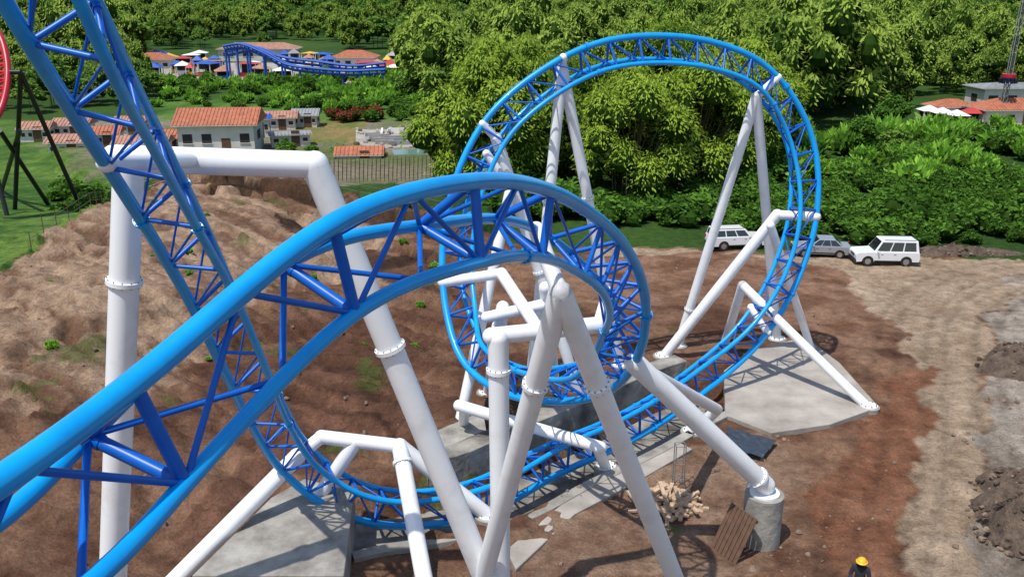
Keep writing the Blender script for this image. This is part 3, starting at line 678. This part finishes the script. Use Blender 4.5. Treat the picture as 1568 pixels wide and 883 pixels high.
# ---------------- worker
def worker(loc,rz):
    e=empty('construction_worker',loc,rz)
    V=[(0,0,.95),(0,0,1.15),(0,.01,1.38),(0,.02,1.5),(0,.03,1.56),
       (.2,0,1.42),(.27,.06,1.14),(.25,.24,.98),(-.2,0,1.42),(-.28,.05,1.14),(-.24,.24,1.0),
       (.1,0,.9),(.12,.03,.5),(.13,-.02,.09),(.13,.13,.05),(-.1,0,.9),(-.13,.1,.5),(-.12,-.02,.09),(-.12,.13,.05)]
    E=[(0,1),(1,2),(2,3),(3,4),(2,5),(5,6),(6,7),(2,8),(8,9),(9,10),(0,11),(11,12),(12,13),(13,14),(0,15),(15,16),(16,17),(17,18)]
    Rr=[.15,.145,.16,.065,.06,.085,.06,.045,.085,.06,.045,.1,.07,.05,.045,.1,.07,.05,.045]
    me=bpy.data.meshes.new('body'); me.from_pydata(V,E,[]); o=bpy.data.objects.new('body',me); SC.collection.objects.link(o); o.parent=e; me.materials.append(M['cloth'])
    o.modifiers.new('sk','SKIN')
    for i,v in enumerate(me.skin_vertices[0].data): v.radius=(Rr[i],Rr[i]*(.75 if i<3 else 1)); v.use_root=(i==0)
    s=o.modifiers.new('ss','SUBSURF'); s.levels=2; s.render_levels=2
    h=MB(); h.ball((0,.04,1.66),.1,'skin',16,10,(.85,1,1.2)); h.ball((0,.145,1.65),.018,'skin',8,5,(1,1,1.4))
    for s_ in(-1,1): h.ball((s_*.09,.03,1.66),.025,'skin',8,5,(.5,1,1.3)); h.ball((s_*.034,.125,1.68),.012,'black',6,4)
    h.box((0,.136,1.605),(.045,.01,.01),'red'); h.ball((0,.015,1.68),.1,'hair',14,8,(.9,1,1.0)); h.obj('head',e)
    k=MB(); n=20; vs=[];fs=[]
    for i in range(7):
        th=math.pi/2*i/6
        for j in range(n):
            a=2*math.pi*j/n; vs.append((.14*math.sin(th)*math.cos(a),.03+.16*math.sin(th)*math.sin(a),1.69+.125*math.cos(th)))
    for j in range(n):
        a=2*math.pi*j/n; vs.append((.17*math.cos(a),.035+(.215 if math.sin(a)>0 else .185)*math.sin(a),1.685))
    for i in range(7):
        for j in range(n): fs.append([i*n+j,(i+1)*n+j,(i+1)*n+(j+1)%n,i*n+(j+1)%n])
    k.add(vs,fs,'helm',True); k.obj('hard_hat',e)
    hd=MB()
    for s_,w in((1,Vector((.25,.24,.98))),(-1,Vector((-.24,.24,1.0)))):
        hd.ball(w+Vector((0,.05,-.02)),.045,'skin',10,6,(.9,1.1,.5))
        for f in range(4):
            p=w+Vector((-.03+.02*f,.09,-.02)); hd.tube([p,p+Vector((0,.035,-.01)),p+Vector((0,.055+.006*(f in(1,2)),-.035))],.009,'skin',6)
        p=w+Vector((-s_*.035,.04,-.01)); hd.tube([p,p+Vector((-s_*.03,.03,0))],.011,'skin',6)
    hd.obj('hands',e); e.scale=(1.12,1.12,1.05)
wl=G(1320,858,1.75); worker((wl.x,wl.y,0),math.radians(150))
# ---------------- camera, light
cam=bpy.data.cameras.new('camera'); cam.lens=36*FP/1568; cam.clip_end=6000; co=bpy.data.objects.new('camera',cam); co.location=(0,0,CH); co.rotation_euler=(math.pi/2-PITCH,0,0); SC.collection.objects.link(co); SC.camera=co
ld=Vector((.28,.30,-.92)).normalized()
sun=bpy.data.lights.new('sun','SUN'); sun.energy=4.4; sun.angle=math.radians(.6); sun.color=(1,.96,.89); so=bpy.data.objects.new('sun',sun); so.rotation_euler=ld.to_track_quat('-Z','Y').to_euler(); SC.collection.objects.link(so)
w=bpy.data.worlds.new('World'); SC.world=w; w.use_nodes=True; nt=w.node_tree; bg=nt.nodes['Background']; sk=nt.nodes.new('ShaderNodeTexSky'); sk.sky_type='NISHITA'; sk.sun_disc=False
sk.sun_elevation=math.asin(-ld.z); sk.sun_rotation=math.atan2(-ld.x,-ld.y); nt.links.new(sk.outputs[0],bg.inputs[0]); bg.inputs[1].default_value=.15
SC.view_settings.view_transform='Standard'; SC.view_settings.look='None'; SC.view_settings.exposure=0
